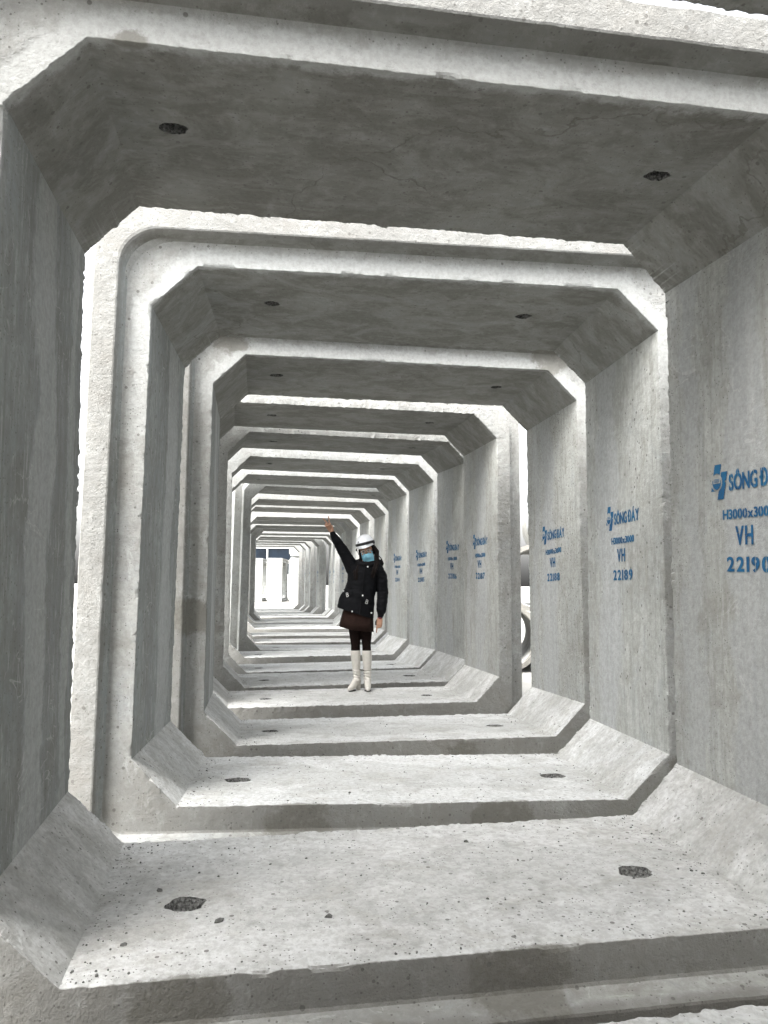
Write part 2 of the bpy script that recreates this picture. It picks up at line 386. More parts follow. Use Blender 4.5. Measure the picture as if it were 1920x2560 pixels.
# stencil glyphs ------------------------------------------------------
_gl = {}
def glyph(ch, off):
    key = (ch, off)
    if key in _gl: return _gl[key]
    cu = bpy.data.curves.new('g', 'FONT'); cu.body = ch; cu.size = 1; cu.offset = off; cu.fill_mode = 'FRONT' if hasattr(cu, 'fill_mode') and cu.dimensions == '3D' else cu.fill_mode
    o = bpy.data.objects.new('g', cu); COL.objects.link(o)
    dg = bpy.context.evaluated_depsgraph_get(); dg.update()
    me = bpy.data.meshes.new_from_object(o.evaluated_get(dg))
    bpy.data.objects.remove(o); bpy.data.curves.remove(cu)
    bm = bmesh.new(); bm.from_mesh(me); bpy.data.meshes.remove(me)
    xs = [v.co.x for v in bm.verts]; x0, x1 = min(xs), max(xs)
    if ch in 'SÔG0Đ6898Q' and off < .05:
        mx = (x0+x1)/2; g = .044
        for px in (mx-g, mx+g):
            bmesh.ops.bisect_plane(bm, geom=bm.verts[:]+bm.edges[:]+bm.faces[:], plane_co=(px, 0, 0), plane_no=(1, 0, 0))
        dl = [f_ for f_ in bm.faces if abs(f_.calc_center_median().x-mx) < g]
        bmesh.ops.delete(bm, geom=dl, context='FACES')
    vs = [(v.co.x-x0, v.co.y) for v in bm.verts]; bm.verts.index_update()
    fs = [[v.index for v in f_.verts] for f_ in bm.faces]; bm.free()
    _gl[key] = (vs, fs, x1-x0); return _gl[key]
def text_line(out, body, u0_, u1_, v0, v1, mat, off=.016, gap=.07, depth=0.0, jit=0):
    """place a line of glyphs so that it fills u0..u1 (reading direction) and v0..v1"""
    gs = []; tot = 0
    for ch in body:
        if ch == ' ': gs.append(None); tot += .22; continue
        g = glyph(ch, off); gs.append(g); tot += g[2]+gap
    tot -= gap; sx = (u1_-u0_)/tot; sv = (v1-v0)/.73; u = u0_
    for i, g in enumerate(gs):
        if g is None: u += .22*sx; continue
        base = len(out['v']); dv = (noise.noise(Vector((i*3.3, v0*50, jit)))*.006 if jit else 0)
        for c_, (du, dd) in enumerate(((-.02, 0), (.02, 5e-5)) if mat == 0 else ((0, 0),)):
            base = len(out['v'])
            for x, y in g[0]: out['v'].append((u + (x+du)*sx, v0 + y*sv + dv, depth + i*1e-4 + dd))
            for f_ in g[1]: out['f'].append([base+q for q in f_]); out['m'].append(mat)
        u += (g[2]+gap)*sx
def logo(out, mat):
    st = .003
    for i in range(60):
        for j in range(62):
            u, v = -.01 + i*st*.95, 1.585 + j*st
            c = v-1.672; up = u - .033 - c*.26
            a = 0
            du, dv = u-.068, v-1.672; rr = math.hypot(du*1.0, dv)
            if 0 <= up < .052: a = 1 if (-.042 < c < .086) else 0
            elif .060 <= up < .108: a = 1 if (-.082 < c < .046) else 0
            if abs(c) < .004 and (up < .012 or up > .098): a = 0
            if rr < .043: a = 0
            if rr < .034: a = 1 if (dv < -.004 or rr > .029 and dv < .012) else 0
            if rr < .030 and 0 < dv < .016 and j % 2 == 0: a = 1 if abs(du) < .02 else a
            if a:
                b = len(out['v'])
                for x, y in ((0, 0), (st*.95, 0), (st*.95, st), (0, st)): out['v'].append((u+x, v+y, 0.0))
                out['f'].append([b, b+1, b+2, b+3]); out['m'].append(mat)
def stencil(num, jit=0):
    o = dict(v=[], f=[], m=[])
    for mat, off, dep in ((1, .055, -.0015), (0, .018, 0.0)):
        text_line(o, 'SÔNG', .165, .37, 1.628, 1.705, mat, off, depth=dep, jit=jit)
        text_line(o, 'ĐÁY', .385, .555, 1.628, 1.705, mat, off, depth=dep, jit=jit)
        text_line(o, 'H3000x3000', .112, .475, 1.495, 1.54, mat, off, depth=dep, jit=jit)
        text_line(o, 'VH', .205, .33, 1.375, 1.462, mat, off, gap=.12, depth=dep)
        text_line(o, num, .135, .44 + .02*math.sin(jit), 1.252, 1.32, mat, off, gap=.17, depth=dep, jit=jit)
    logo(o, 0)
    me = bpy.data.meshes.new('stencil')
    # reading direction is -Y on the right-hand wall, facing -X
    me.from_pydata([(HALF-.0035-d, .87-u, v) for u, v, d in o['v']], [], o['f'])
    me.materials.append(M_STEN); me.materials.append(M_HALO)
    for p, m in zip(me.polygons, o['m']): p.material_index = m
    a_ = math.sin(jit*2.3)*.012; b_ = math.sin(jit*1.3)*.018
    for v in me.vertices:      # every stencil held a little differently
        dy, dz = v.co.y-.6, v.co.z-1.5
        v.co.y += b_ - dz*a_; v.co.z += math.sin(jit*3.1)*.014 + dy*a_
    return me

# ------------------------------------------------------------------ the row of culverts
GRP = 'concrete box culverts standing in a row'
ROW = [(-3, .5, -4.1, .02, 0, 0, 0), (-2, .3, -2.42, -.02, 0, 0, 0), (-1, .40, -.72, .03, -.003, 0, 0), (0, .55, .905, .053, -.037, 0, .03),
(1,0.6251,2.5978,0.0324,-0.0078,-0.0083,0.0266),(2,0.7504,4.3079,-0.0354,0.0064,0.0061,-0.0078),
(3,0.9886,5.9959,0.0265,0.0044,-0.0021,-0.0191),(4,0.8089,7.7607,0.0554,0.0091,-0.0019,-0.0012),
(5,0.9053,9.3570,0.1112,0.0063,-0.0054,0.0137),(6,0.8592,11.0419,0.1475,-0.0054,-0.0041,-0.0114),
(7,0.7597,12.9828,0.1248,0.0091,-0.0047,-0.0011),(8,0.9753,14.5035,0.1456,-0.0113,0.0119,-0.0025),
(9,0.8431,16.4562,0.0808,-0.0241,0.0027,-0.0040),(10,0.7255,18.3594,0.0929,-0.0098,0.0022,0.0002),
(11,0.7090,21.0182,0.0446,-0.0017,0.0007,-0.0009),(12,0.4891,22.4198,0.0175,-0.0002,0.0004,0.0002),
(13,0.5989,24.2317,0.0059,0.0070,0.0014,0.0000),(14,0.7918,25.6259,-0.0002,-0.0080,0.0000,-0.0001),
(15,0.6221,28.0249,0.0029,0.0055,0.0015,0.0000),(16,0.6211,29.9384,0.0265,-0.0020,0.0003,-0.0004),
(17,0.2297,31.4351,0.0391,0.0005,-0.0000,0.0010),(18,-0.0435,33.3418,-0.0000,0.0013,-0.0002,0.0),
(19,-0.1859,35.1896,0.0,0.0009,-0.0001,0.0),(20,-0.4167,37.4225,0.0,-0.0002,-0.0001,0.0)]
LAB = {  # culverts behind and around the camera are added, unseen, to hold back light
 -3: 'added unseen concrete box culvert farthest behind the camera, blocking light from behind',
 -2: 'added unseen concrete box culvert just behind the camera, blocking light from behind',
 -1: 'added bare concrete box culvert around the camera, unseen, blocking light',
 0: 'concrete box culvert edge cut off by the frame corners, nearest of the row',
 1: 'large concrete box culvert stencilled 22190, filling the frame, two chipped lifting holes in its floor',
 2: 'concrete box culvert stencilled 22189 with white drips on its bottom right haunch',
 3: 'concrete box culvert stencilled 22188 beside the sky gap showing round pipes',
 4: 'concrete box culvert stencilled 22187 under the feet of the person in boots',
 5: 'concrete box culvert stencilled 22186 directly behind the person',
 6: 'concrete box culvert stencilled 22185, second behind the person',
 7: 'concrete box culvert stencilled 22184, its marking right beside the lowered arm',
 8: 'concrete box culvert shifted to the right so its whole left front edge shows',
}
ORD = {9: 'first', 10: 'second', 11: 'third', 12: 'fourth', 13: 'fifth'}
def cmat(x, y, yaw, z, roll, pit):
    return Matrix.Translation((x, y, z)) @ Matrix.Rotation(yaw, 4, 'Z') @ Matrix.Rotation(roll, 4, 'Y') @ Matrix.Rotation(pit, 4, 'X')
CM = {}
for (kk, x, y, yaw, z, roll, pit) in ROW:
    if kk < 0: sn, mn = 40, 8
    elif kk <= 2: sn, mn = 250, 36
    elif kk <= 5 and kk > 0: sn, mn = 120, 20
    elif kk <= 9 and kk > 0: sn, mn = 70, 12
    else: sn, mn = 40, 8
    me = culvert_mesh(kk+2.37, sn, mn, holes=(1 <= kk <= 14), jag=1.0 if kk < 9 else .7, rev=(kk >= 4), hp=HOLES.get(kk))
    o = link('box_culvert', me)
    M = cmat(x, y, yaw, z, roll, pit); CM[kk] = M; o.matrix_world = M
    if kk in LAB: lab = LAB[kk]
    elif kk in ORD: lab = 'distant concrete box culvert, %s one beyond the right-shifted culvert' % ORD[kk]
    elif kk == 14: lab = 'far concrete box culvert with its lit left front corner exposed, shifted right of its neighbours'
    elif kk < 20: lab = 'very distant concrete box culvert, %s after the far right-shifted one' % {15: 'first', 16: 'second', 17: 'third', 18: 'fourth', 19: 'fifth'}[kk]
    else: lab = 'last concrete box culvert of the row, framing the bright yard at the end'
    tag(o, lab, 'box culvert', GRP)
    if kk >= 1:
        s_ = link('stencil_marking', stencil(str(22191-kk), (0 if kk <= 2 else kk*1.7)), parent=o)

# ------------------------------------------------------------------ gravel bits lying on the slabs
def rock(bm, c, r, rnd, flat=.6):
    g = bmesh.ops.create_icosphere(bm, subdivisions=1, radius=1)['verts']
    s = (r*rnd.uniform(.7, 1.4), r*rnd.uniform(.7, 1.3), r*rnd.uniform(.4, flat+.3)); a = rnd.random()*6.28
    for v in g:
        q = v.co * rnd.uniform(.8, 1.15)
        x, y = q.x*s[0], q.y*s[1]
        v.co = (c[0]+x*math.cos(a)-y*math.sin(a), c[1]+x*math.sin(a)+y*math.cos(a), c[2]+q.z*s[2]+s[2]*.6)
rnd = random.Random(5)
db = bmesh.new()
for kk, cnt in ((1, 900), (2, 600), (3, 500), (4, 380), (5, 260), (6, 200), (7, 120), (8, 100), (9, 60), (0, 160)):
    bm = bmesh.new()
    for _ in range(cnt):
        if rnd.random() < .35: x = rnd.choice((-1, 1))*(1.25 - abs(rnd.gauss(0, .09)))
        else: x = rnd.uniform(-1.22, 1.22)
        y_ = rnd.uniform(.03, LEN-.03) if rnd.random() < .7 else rnd.choice((.06, LEN-.08))+rnd.gauss(0, .04)
        y_ = min(max(y_, .02), LEN-.02)
        r = .0011 + .0040*rnd.random()**3 + (.0045 if rnd.random() < .02 else 0)
        rock(bm, (x, y_, 0), r, rnd)
    bm.transform(CM[kk]); t = bm_mesh(bm); db.from_mesh(t); bpy.data.meshes.remove(t)
M_BIT = plain('gravel_bits', (.13, .13, .122), .9, nscale=60, noise_amt=.4)
tag(link('gravel', bm_mesh(db, 'gravel'), [M_BIT]), 'small dark gravel bits and crumbs scattered over the pale slab floors', 'gravel', kind='stuff')
big_stones = [((-.79, .36), .016, 'dark stone chip right of the left floor hole of the nearest full culvert'),
              ((-1.03, .66), .017, 'flat grey stone behind the left floor hole of the nearest full culvert'),
              ((-.40, .33), .015, 'crumbled concrete lump left of the middle of the nearest slab floor'),
              ((.30, .98), .013, 'small dark stone near the far edge of the nearest slab floor'),
              ((-1.10, .24), .011, 'dark pebble near the left haunch of the nearest slab floor')]
for (xy, r, lab) in big_stones:
    bm = bmesh.new(); rr = random.Random(int(xy[0]*977)); rock(bm, (0, 0, 0), r, rr)
    bmesh.ops.subdivide_edges(bm, edges=bm.edges[:], cuts=1, use_grid_fill=True)
    for v in bm.verts: v.co += v.co.normalized()*noise.noise(v.co*90)*r*.35
    o = link('stone', bm_mesh(bm, 'stone'), [M_BIT]); o.matrix_world = CM[1] @ Matrix.Translation((xy[0], xy[1], -.001))
    tag(o, lab, 'stone', 'stones lying on the nearest slab floor')

# ------------------------------------------------------------------ yard
GZ = -.304
def ground_mat():
    k = N('yard_ground'); P = k.n('TexCoord').outputs['Object']
    a = k.noise(P, .25, 5, .6); b = k.noise(P, 6, 5, .7)
    c = k.mix(k.step(a, .35, .65), (.30, .295, .275), (.42, .415, .395)); c = k.mix(k.math('MULTIPLY', k.step(b, .45, .7), .5), c, (.28, .27, .245))
    k.t.links.new(c, k.b.inputs['Base Color']); k.b.inputs['Roughness'].default_value = .9
    k.t.links.new(k.bump(b, .6, .02), k.b.inputs['Normal']); return k.m
bm = bmesh.new()
vs = [bm.verts.new(p) for p in ((-700, -700, GZ), (700, -700, GZ), (700, 900, GZ), (-700, 900, GZ))]; bm.faces.new(vs)
tag(link('ground', bm_mesh(bm, 'ground'), [ground_mat()]), kind='structure')

# round concrete pipes stacked beside the row
M_PIPE = concrete('pipe_concrete', (.27, .255, .225))
def pipe_mesh(ro=.6, wt=.1, L=2.2):
    bm = bmesh.new(); K = 64
    prof = [(ro, 0), (ro, L), (ro-wt*.5, L+.0), (ro-wt*.5, L+.05), (ro-wt, L+.05), (ro-wt, .05), (ro-wt+.02, .03), (ro-wt+.02, 0)]
    rings = [[bm.verts.new((r*math.cos(2*math.pi*i/K), y, r*math.sin(2*math.pi*i/K))) for i in range(K)] for r, y in prof]
    for a in range(len(rings)):
        p, q = rings[a], rings[(a+1) % len(rings)]
        for i in range(K): bm.faces.new((p[i], p[(i+1) % K], q[(i+1) % K], q[i]))
    bmesh.ops.recalc_face_normals(bm, faces=bm.faces[:])
    return bm_mesh(bm, 'pipe')
pm = pipe_mesh(); pm.materials.append(M_PIPE)
for p in pm.polygons: p.use_smooth = True
pm.set_sharp_from_angle(angle=R(35))
ang = -R(14)
pl = [(0, 0, 'leftmost of the bottom row'), (1, 0, 'second of the bottom row'), (2, 0, 'third of the bottom row'), (3, 0, 'fourth of the bottom row'),
      (.5, 1, 'leftmost of the middle row'), (1.5, 1, 'centre of the middle row'), (2.5, 1, 'right of the middle row'), (1, 2, 'left of the top row'), (2, 2, 'right of the top row')]
for i, (cx, lv, lab) in enumerate(pl):
    o = bpy.data.objects.new('concrete_pipe', pm); COL.objects.link(o)
    px, py = 3.98 + cx*1.21*math.cos(ang), 13.1 + cx*1.21*math.sin(ang) + lv*.25
    o.location = (px, py, GZ+.6+lv*1.04); o.rotation_euler = (0, 0, ang)
    tag(o, 'round concrete pipe seen through the gap on the right, %s' % lab, 'pipe', 'round pipes stacked beside the row')

# culverts across the far end
far_me = culvert_mesh(91.3, 30, 6, holes=False, jag=.5)
nrm = Vector((math.sin(YAW), math.cos(YAW), 0)); rgt = Vector((math.cos(YAW), -math.sin(YAW), 0))
def far_at(px, D): # plan position on the line of sight of image column px at forward distance D
    return nrm*D + rgt*((px-960)/1922*D)
M_STEN2 = M_STEN
far = [(646, 66, 90, 0, 'far box culvert standing side-on at the left of the bright yard'),
       (693.5, 65.4, 90, 0, 'white side-on box culvert in the middle of the far yard opening'),
       (646, 69.5, 8, 0, 'far box culvert behind the side-on ones with its stencilled inside wall showing'),
       (752, 69.5, 6, 0, 'far box culvert behind the side-on ones, right of the middle, dark inside'),
       (748, 64.2, 90, 0, 'lower of two stacked box culverts at the right of the far yard'),
       (748, 64.4, 90, 3.72, 'upper of two stacked box culverts at the right of the far yard')]
for (px, D, rz, zz, lab) in far:
    o = bpy.data.objects.new('box_culvert', far_me); COL.objects.link(o)
    p = far_at(px, D); a = R(rz) - YAW
    c = Vector((math.cos(a+math.pi/2), math.sin(a+math.pi/2), 0))*(LEN/2)      # centre the barrel on p
    o.location = (p.x-c.x, p.y-c.y, zz-.002); o.rotation_euler = (0, 0, a)
    tag(o, lab, 'box culvert', 'box culverts in the far yard')
    if 'stencilled' in lab: link('stencil_marking', stencil('22160', 3), parent=o)

# added unseen row close by on the right, assumed, to shade the right-hand gaps
for i in range(6):
    o = bpy.data.objects.new('box_culvert', far_me); COL.objects.link(o)
    o.location = (5.05 + .06*math.sin(i*2.1), -3.9 + i*1.75, 0); o.rotation_euler = (0, 0, .02*math.sin(i*3.7))
    tag(o, 'added unseen concrete box culvert to the right, shading the right-hand gaps', 'box culvert', 'added unseen box culverts on the right')
# building beyond
bb = empty('building', (nrm*84)[:], -YAW)
M_BW = plain('white_building_wall', (.60, .61, .61), .8, nscale=1.2, noise_amt=.05)
M_GL = plain('dark_glass', (.006, .012, .021), .35, nscale=.6, noise_amt=.4, spec=.25)
M_FR = plain('white_window_frame', (.78, .80, .80), .5)
tag(bb, 'white industrial building with a long band of dark blue windows beyond the yard', 'building')
def bx(name, a, b, m, par, bev=0):
    t = bmesh.new(); box(t, a, b, bev); return link(name, bm_mesh(t, name), [m], par)
W0, W1 = -26.0, -10.05
zb, zt = 2.6-.35, 5.02
bx('wall', (W0, 0, GZ), (W1, .3, zb), M_BW, bb)
bx('wall', (W0, 0, zt), (W1, .3, 7.2), M_BW, bb)
bx('wall', (W0, .31, GZ), (W1, 14, 7.0), M_BW, bb)
bx('roof', (W0-.4, -.4, 7.2), (W1+.4, 14.4, 7.45), M_FR, bb)
xx = W0; cnt = 0
edges = []
x_m = (669-960)/1922*84
step = 2.78
x0 = x_m - step*5
while x0 < W1 - .1:
    wd = bx('window', (x0+.07, .12, zb), (min(x0+step-.07, W1), .2, zt), M_GL, bb)
    bx('frame', (x0-.07, -.02, zb), (x0+.07, .28, zt), M_FR, wd)
    x0 += step

#PERSON#
# ------------------------------------------------------------------ person
def cap(bm, p0, p1, ra, rb, seg=14, sy=1.0):
    """tapered capsule"""
    p0, p1 = Vector(p0), Vector(p1); d = (p1-p0); L = d.length or 1e-5; d = d/L
    t = Vector((0, 0, 1)) if abs(d.z) < .9 else Vector((1, 0, 0))
    a = d.cross(t).normalized(); b = d.cross(a)
    rings = []
    K = 4
    prof = [(-ra*math.cos(i/K*math.pi/2), ra*math.sin(i/K*math.pi/2)) for i in range(1, K+1)] + \
           [(L + rb*math.sin(i/K*math.pi/2), rb*math.cos(i/K*math.pi/2)) for i in range(0, K)]
    for h, r in prof:
        rings.append([bm.verts.new(p0 + d*h + (a*math.cos(2*math.pi*j/seg) + b*math.sin(2*math.pi*j/seg))*r) for j in range(seg)])
    v0 = bm.verts.new(p0 - d*ra); v1 = bm.verts.new(p1 + d*rb)
    for j in range(seg):
        k = (j+1) % seg
        bm.faces.new((v0, rings[0][k], rings[0][j])); bm.faces.new((v1, rings[-1][j], rings[-1][k]))
    for p, q in zip(rings, rings[1:]):
        for j in range(seg): k = (j+1) % seg; bm.faces.new((p[j], p[k], q[k], q[j]))
def chain(bm, pts, seg=14):
    for (a, ra), (b, rb) in zip(pts, pts[1:]): cap(bm, a, b, ra, rb, seg)
def ell(bm, c, r, rot=None, seg=24):
    g = bmesh.ops.create_uvsphere(bm, u_segments=seg, v_segments=seg//2, radius=1)['verts']
    for v in g:
        q = Vector((v.co.x*r[0], v.co.y*r[1], v.co.z*r[2]))
        if rot: q = rot @ q
        v.co = q + Vector(c)
def rings_mesh(bm, rows, seg=40, cap_ends=True):
    """rows: (cx, cy, cz, rx, ry, tilt) ellipses lofted; tilt = rise per metre to +x"""
    rr = []
    for cx, cy, cz, rx, ry, ti in rows:
        ring = []
        for j in range(seg):
            a = 2*math.pi*j/seg; x = rx*math.cos(a); y = ry*math.sin(a)
            ring.append(bm.verts.new((cx+x, cy+y, cz+x*ti)))
        rr.append(ring)
    for p, q in zip(rr, rr[1:]):
        for j in range(seg): k = (j+1) % seg; bm.faces.new((p[j], p[k], q[k], q[j]))
    if cap_ends: bm.faces.new(rr[0][::-1]); bm.faces.new(rr[-1])
    return rr
def fuse(name, bm, voxel, mats, parent, smooth_it=3, disp=None):
    bmesh.ops.recalc_face_normals(bm, faces=bm.faces[:])
    me = bm_mesh(bm, 'x'); o = bpy.data.objects.new('tmp', me); COL.objects.link(o)
    m = o.modifiers.new('r', 'REMESH'); m.mode = 'VOXEL'; m.voxel_size = voxel
    if smooth_it:
        s_ = o.modifiers.new('s', 'SMOOTH'); s_.iterations = smooth_it; s_.factor = .5
    dg = bpy.context.evaluated_depsgraph_get(); dg.update()
    out = bpy.data.meshes.new_from_object(o.evaluated_get(dg)); bpy.data.objects.remove(o); bpy.data.meshes.remove(me)
    out.materials.clear()
    if disp:
        ns = [v.normal.copy() for v in out.vertices]
        for v, n_ in zip(out.vertices, ns): v.co += n_*disp(v.co)
    return link(name, out, mats, parent, smooth=True)

M_SKIN = plain('skin', (.42, .235, .155), .55, nscale=60, noise_amt=.07)
M_TIGHT = plain('brown_tights', (.010, .0056, .0045), .9, nscale=200, noise_amt=.2, spec=.1)
M_JACK = plain('black_nylon', (.0026, .003, .0042), .75, nscale=40, noise_amt=.25, bump=.25, spec=.16)
M_FUR = plain('black_collar', (.006, .006, .007), .9, nscale=120, noise_amt=.4, bump=.6, spec=.2)
M_SKIRT = plain('brown_wool', (.020, .0098, .0072), .95, nscale=90, noise_amt=.2, bump=.3, spec=.2)
M_BOOT = plain('cream_leather', (.56, .535, .49), .38, nscale=24, noise_amt=.05)
M_SOLE = plain('dark_sole', (.03, .027, .025), .7)
M_HAIR = plain('dark_hair', (.006, .0035, .0028), .7, nscale=80, noise_amt=.4, bump=.4, spec=.15)
M_MASK = plain('blue_mask', (.22, .50, .63), .85, nscale=60, noise_amt=.05)
M_HELM = plain('white_helmet', (.88, .90, .93), .22, nscale=3, noise_amt=.02)
M_BLK = plain('black_strap', (.012, .012, .014), .6)
M_WHT = plain('white_print', (.75, .75, .74), .5)
M_EYE = plain('dark_eye', (.02, .014, .012), .2)
M_MET = plain('pale_metal', (.75, .72, .66), .3, metal=.6)
M_RED = plain('dark_red_band', (.16, .02, .035), .5)
M_LENS = N('spectacle_lens').m
_lb = M_LENS.node_tree.nodes['Principled BSDF']; _lb.inputs['Alpha'].default_value = .18; _lb.inputs['Roughness'].default_value = .05
_lb.inputs['Base Color'].default_value = (.8, .85, .85, 1)

PX, PY = 0.975, 8.80
per = empty('person', (PX, PY, 0.012), -YAW)
tag(per, 'person in black parka, brown skirt, cream boots, white helmet and blue mask, raising one arm', 'person')
# head frame: tilted a little, looking at the camera
HC = Vector((.052, -.015, 1.570))
HR = Matrix.Rotation(R(-15), 3, 'Y') @ Matrix.Rotation(R(6), 3, 'X') @ Matrix.Rotation(R(-7), 3, 'Z')
def H(x, y, z): return HC + HR @ Vector((x, y, z))      # x right in image, -y towards camera, z up
# --- body: one continuous surface (head, torso, arms, five-fingered hands, legs)
b = bmesh.new()
ell(b, HC + HR @ Vector((0, .012, .028)), (.076, .094, .092), HR)
ell(b, H(0, -.012, -.045), (.058, .066, .066), HR)
ell(b, H(0, -.045, -.088), (.026, .026, .022), HR)
ell(b, H(0, -.083, -.022), (.011, .017, .012), HR); cap(b, H(0, -.078, .012), H(0, -.092, -.02), .008, .011)
for s in (-1, 1):
    ell(b, H(s*.077, .012, -.012), (.010, .020, .032), HR)
    ell(b, H(s*.036, -.062, -.024), (.022, .018, .018), HR)
    cap(b, H(s*.014, -.080, .024), H(s*.048, -.068, .026), .007, .006)
cap(b, H(0, .01, -.06), (.022, .012, 1.40), .050, .056)
rings_mesh(b, [(-.03, 0, .86, .155, .105, 0), (-.01, 0, 1.0, .125, .09, 0), (.0, 0, 1.12, .125, .09, 0), (.01, 0, 1.28, .15, .10, .0), (.015, 0, 1.37, .15, .08, 0), (.02, 0, 1.42, .07, .06, 0)])
# legs, close together, knees slightly in
chain(b, [((-.072, 0, .86), .088), ((-.074, -.006, .66), .072), ((-.066, -.01, .50), .052), ((-.066, .0, .42), .053), ((-.058, .012, .30), .048), ((-.05, .015, .14), .032)])
chain(b, [((.048, 0, .86), .088), ((.052, -.006, .66), .070), ((.058, -.01, .50), .050), ((.062, .0, .42), .051), ((.064, .012, .30), .047), ((.064, .015, .14), .032)])
# raised arm
chain(b, [((-.12, 0, 1.38), .055), ((-.235, .0, 1.59), .042), ((-.315, -.02, 1.715), .036), ((-.352, -.03, 1.795), .024)])
# lowered arm
chain(b, [((.175, 0, 1.36), .055), ((.238, .01, 1.12), .042), ((.225, -.01, .94), .036), ((.212, -.02, .815), .025)])
# raised hand: palm towards camera, V sign, thumb folded across ring and little finger
wv = Vector((-.352, -.03, 1.795)); hd = Vector((-.52, -.05, .85)).normalized(); hs_ = Vector((.85, 0, .52)).normalized(); hn = hs_.cross(hd).normalized()
if hn.y > 0: hn = -hn
def HA_(a, s, n_=0): return wv + hd*a + hs_*s + hn*n_     # a along hand, s towards image right, n_ towards camera
for s in (-.024, -.008, .008, .024): cap(b, HA_(.012, s*.75), HA_(.082, s), .013, .0125, 10)
chain(b, [(HA_(.084, .020), .0098), (HA_(.118, .034), .0088), (HA_(.165, .056), .0072)], 10)      # index, up and right
chain(b, [(HA_(.086, .004), .0100), (HA_(.124, .000), .0090), (HA_(.176, -.010), .0074)], 10)     # middle
chain(b, [(HA_(.084, -.012), .0095), (HA_(.110, -.014, .016), .0088), (HA_(.094, -.012, .034), .0080), (HA_(.070, -.010, .028), .0072)], 10)   # ring, curled
chain(b, [(HA_(.078, -.027), .0088), (HA_(.100, -.030, .014), .0080), (HA_(.086, -.028, .030), .0072), (HA_(.066, -.025, .025), .0066)], 10)   # little, curled
chain(b, [(HA_(.020, .022, .004), .0125), (HA_(.050, .034, .018), .0105), (HA_(.074, .012, .040), .0092), (HA_(.078, -.010, .044), .0080)], 10)  # thumb across
# lowered hand: back of the hand to the camera, index pointing down
w2 = Vector((.212, -.02, .815)); d2 = Vector((-.13, -.03, -1)).normalized(); s2 = Vector((1, 0, -.13)).normalized(); n2 = Vector((0, -1, .03))
def HB(a, s, n_=0): return w2 + d2*a + s2*s + n2*n_
for s in (-.023, -.008, .008, .023): cap(b, HB(.012, s*.7), HB(.080, s), .0145, .0135, 10)
chain(b, [(HB(.082, -.022), .0098), (HB(.122, -.022), .0090), (HB(.172, -.018), .0072)], 10)
for s, l in ((-.006, .034), (.009, .030), (.023, .024)):
    chain(b, [(HB(.082, s), .0100), (HB(.082+l, s-.002, -.006), .0094), (HB(.082+l*.7, s-.003, -.032), .0086), (HB(.062, s-.002, -.034), .0076)], 10)
chain(b, [(HB(.022, -.026), .0120), (HB(.055, -.040, -.010), .0105), (HB(.088, -.038, -.020), .0082)], 10)
body = fuse('body', b, .0042, [M_SKIN, M_TIGHT], per, 2)
for p in body.data.polygons:
    if p.center.z < .9 and abs(p.center.x) < .17: p.material_index = 1
# eyes, brows
for s in (-1, 1):
    b = bmesh.new(); ell(b, H(s*.031, -.0735, .008), (.0125, .0075, .006), HR, 16); link('eye', bm_mesh(b), [M_EYE], per, True)
    b = bmesh.new(); cap(b, H(s*.016, -.0865, .027), H(s*.05, -.075, .029), .0028, .0022, 8); link('eyebrow', bm_mesh(b), [M_HAIR], per, True)
# spectacles: round thin rims
g = bmesh.new()
for s in (-1, 1):
    K = 22; pts = [H(s*.033 + .0225*math.cos(2*math.pi*i/K), -.094+.004*abs(math.cos(2*math.pi*i/K)), .006 + .0185*math.sin(2*math.pi*i/K)) for i in range(K)]
    for i in range(K): cap(g, pts[i], pts[(i+1) % K], .0016, .0016, 6)
    cap(g, H(s*.056, -.09, .010), H(s*.079, -.0, .010), .0015, .0015, 6)
cap(g, H(-.011, -.095, .009), H(.011, -.095, .009), .0016, .0016, 6)
gl = link('glasses', bm_mesh(g), [M_MET], per, True)
for s in (-1, 1):
    b = bmesh.new(); K = 20
    f1 = [b.verts.new(H(s*.033 + .021*math.cos(2*math.pi*i/K), -.0925, .006 + .017*math.sin(2*math.pi*i/K))) for i in range(K)]
    b.faces.new(f1); bmesh.ops.solidify(b, geom=b.faces[:], thickness=.0012)
    link('lens', bm_mesh(b), [M_LENS], gl)
# pleated surgical mask
b = bmesh.new(); NU, NV = 26, 20; grid = []
for j in range(NV+1):
    v = j/NV; z = -.016 - .100*v; row = []
    half = 1.12 - .22*abs(v-.45)**1.4
    for i in range(NU+1):
        u = (i/NU*2-1); a = u*half
        rx = .073 + .004*math.sin(v*math.pi); ry = .086 + .018*math.sin(min(1, v*1.25)*math.pi)**.8
        y = -math.cos(a)*ry - .014*math.exp(-(u*3.2)**2)*math.exp(-((v-.18)*4)**2)
        ple = .0035*(((v*3.6) % 1) - .5)*(1-abs(u)**3)
        zz = z + .010*(u*u)*(.5-v)*2 - (.006 if j == 0 else 0)*math.cos(u*4)
        row.append(b.verts.new(H(math.sin(a)*rx, y + .002 - ple, zz)))
    grid.append(row)
for j in range(NV):
    for i in range(NU): b.faces.new((grid[j][i], grid[j][i+1], grid[j+1][i+1], grid[j+1][i]))
bmesh.ops.recalc_face_normals(b, faces=b.faces[:])
bmesh.ops.solidify(b, geom=b.faces[:], thickness=.002)
mk = link('face_mask', bm_mesh(b), [M_MASK], per, True)
for s in (-1, 1):
    b = bmesh.new(); chain(b, [(H(s*.066, -.028, -.022), .0013), (H(s*.080, .018, .006), .0013), (H(s*.080, .016, -.03), .0013), (H(s*.062, -.03, -.104), .0013)], 6)
    link('ear_loop', bm_mesh(b), [M_WHT], mk)
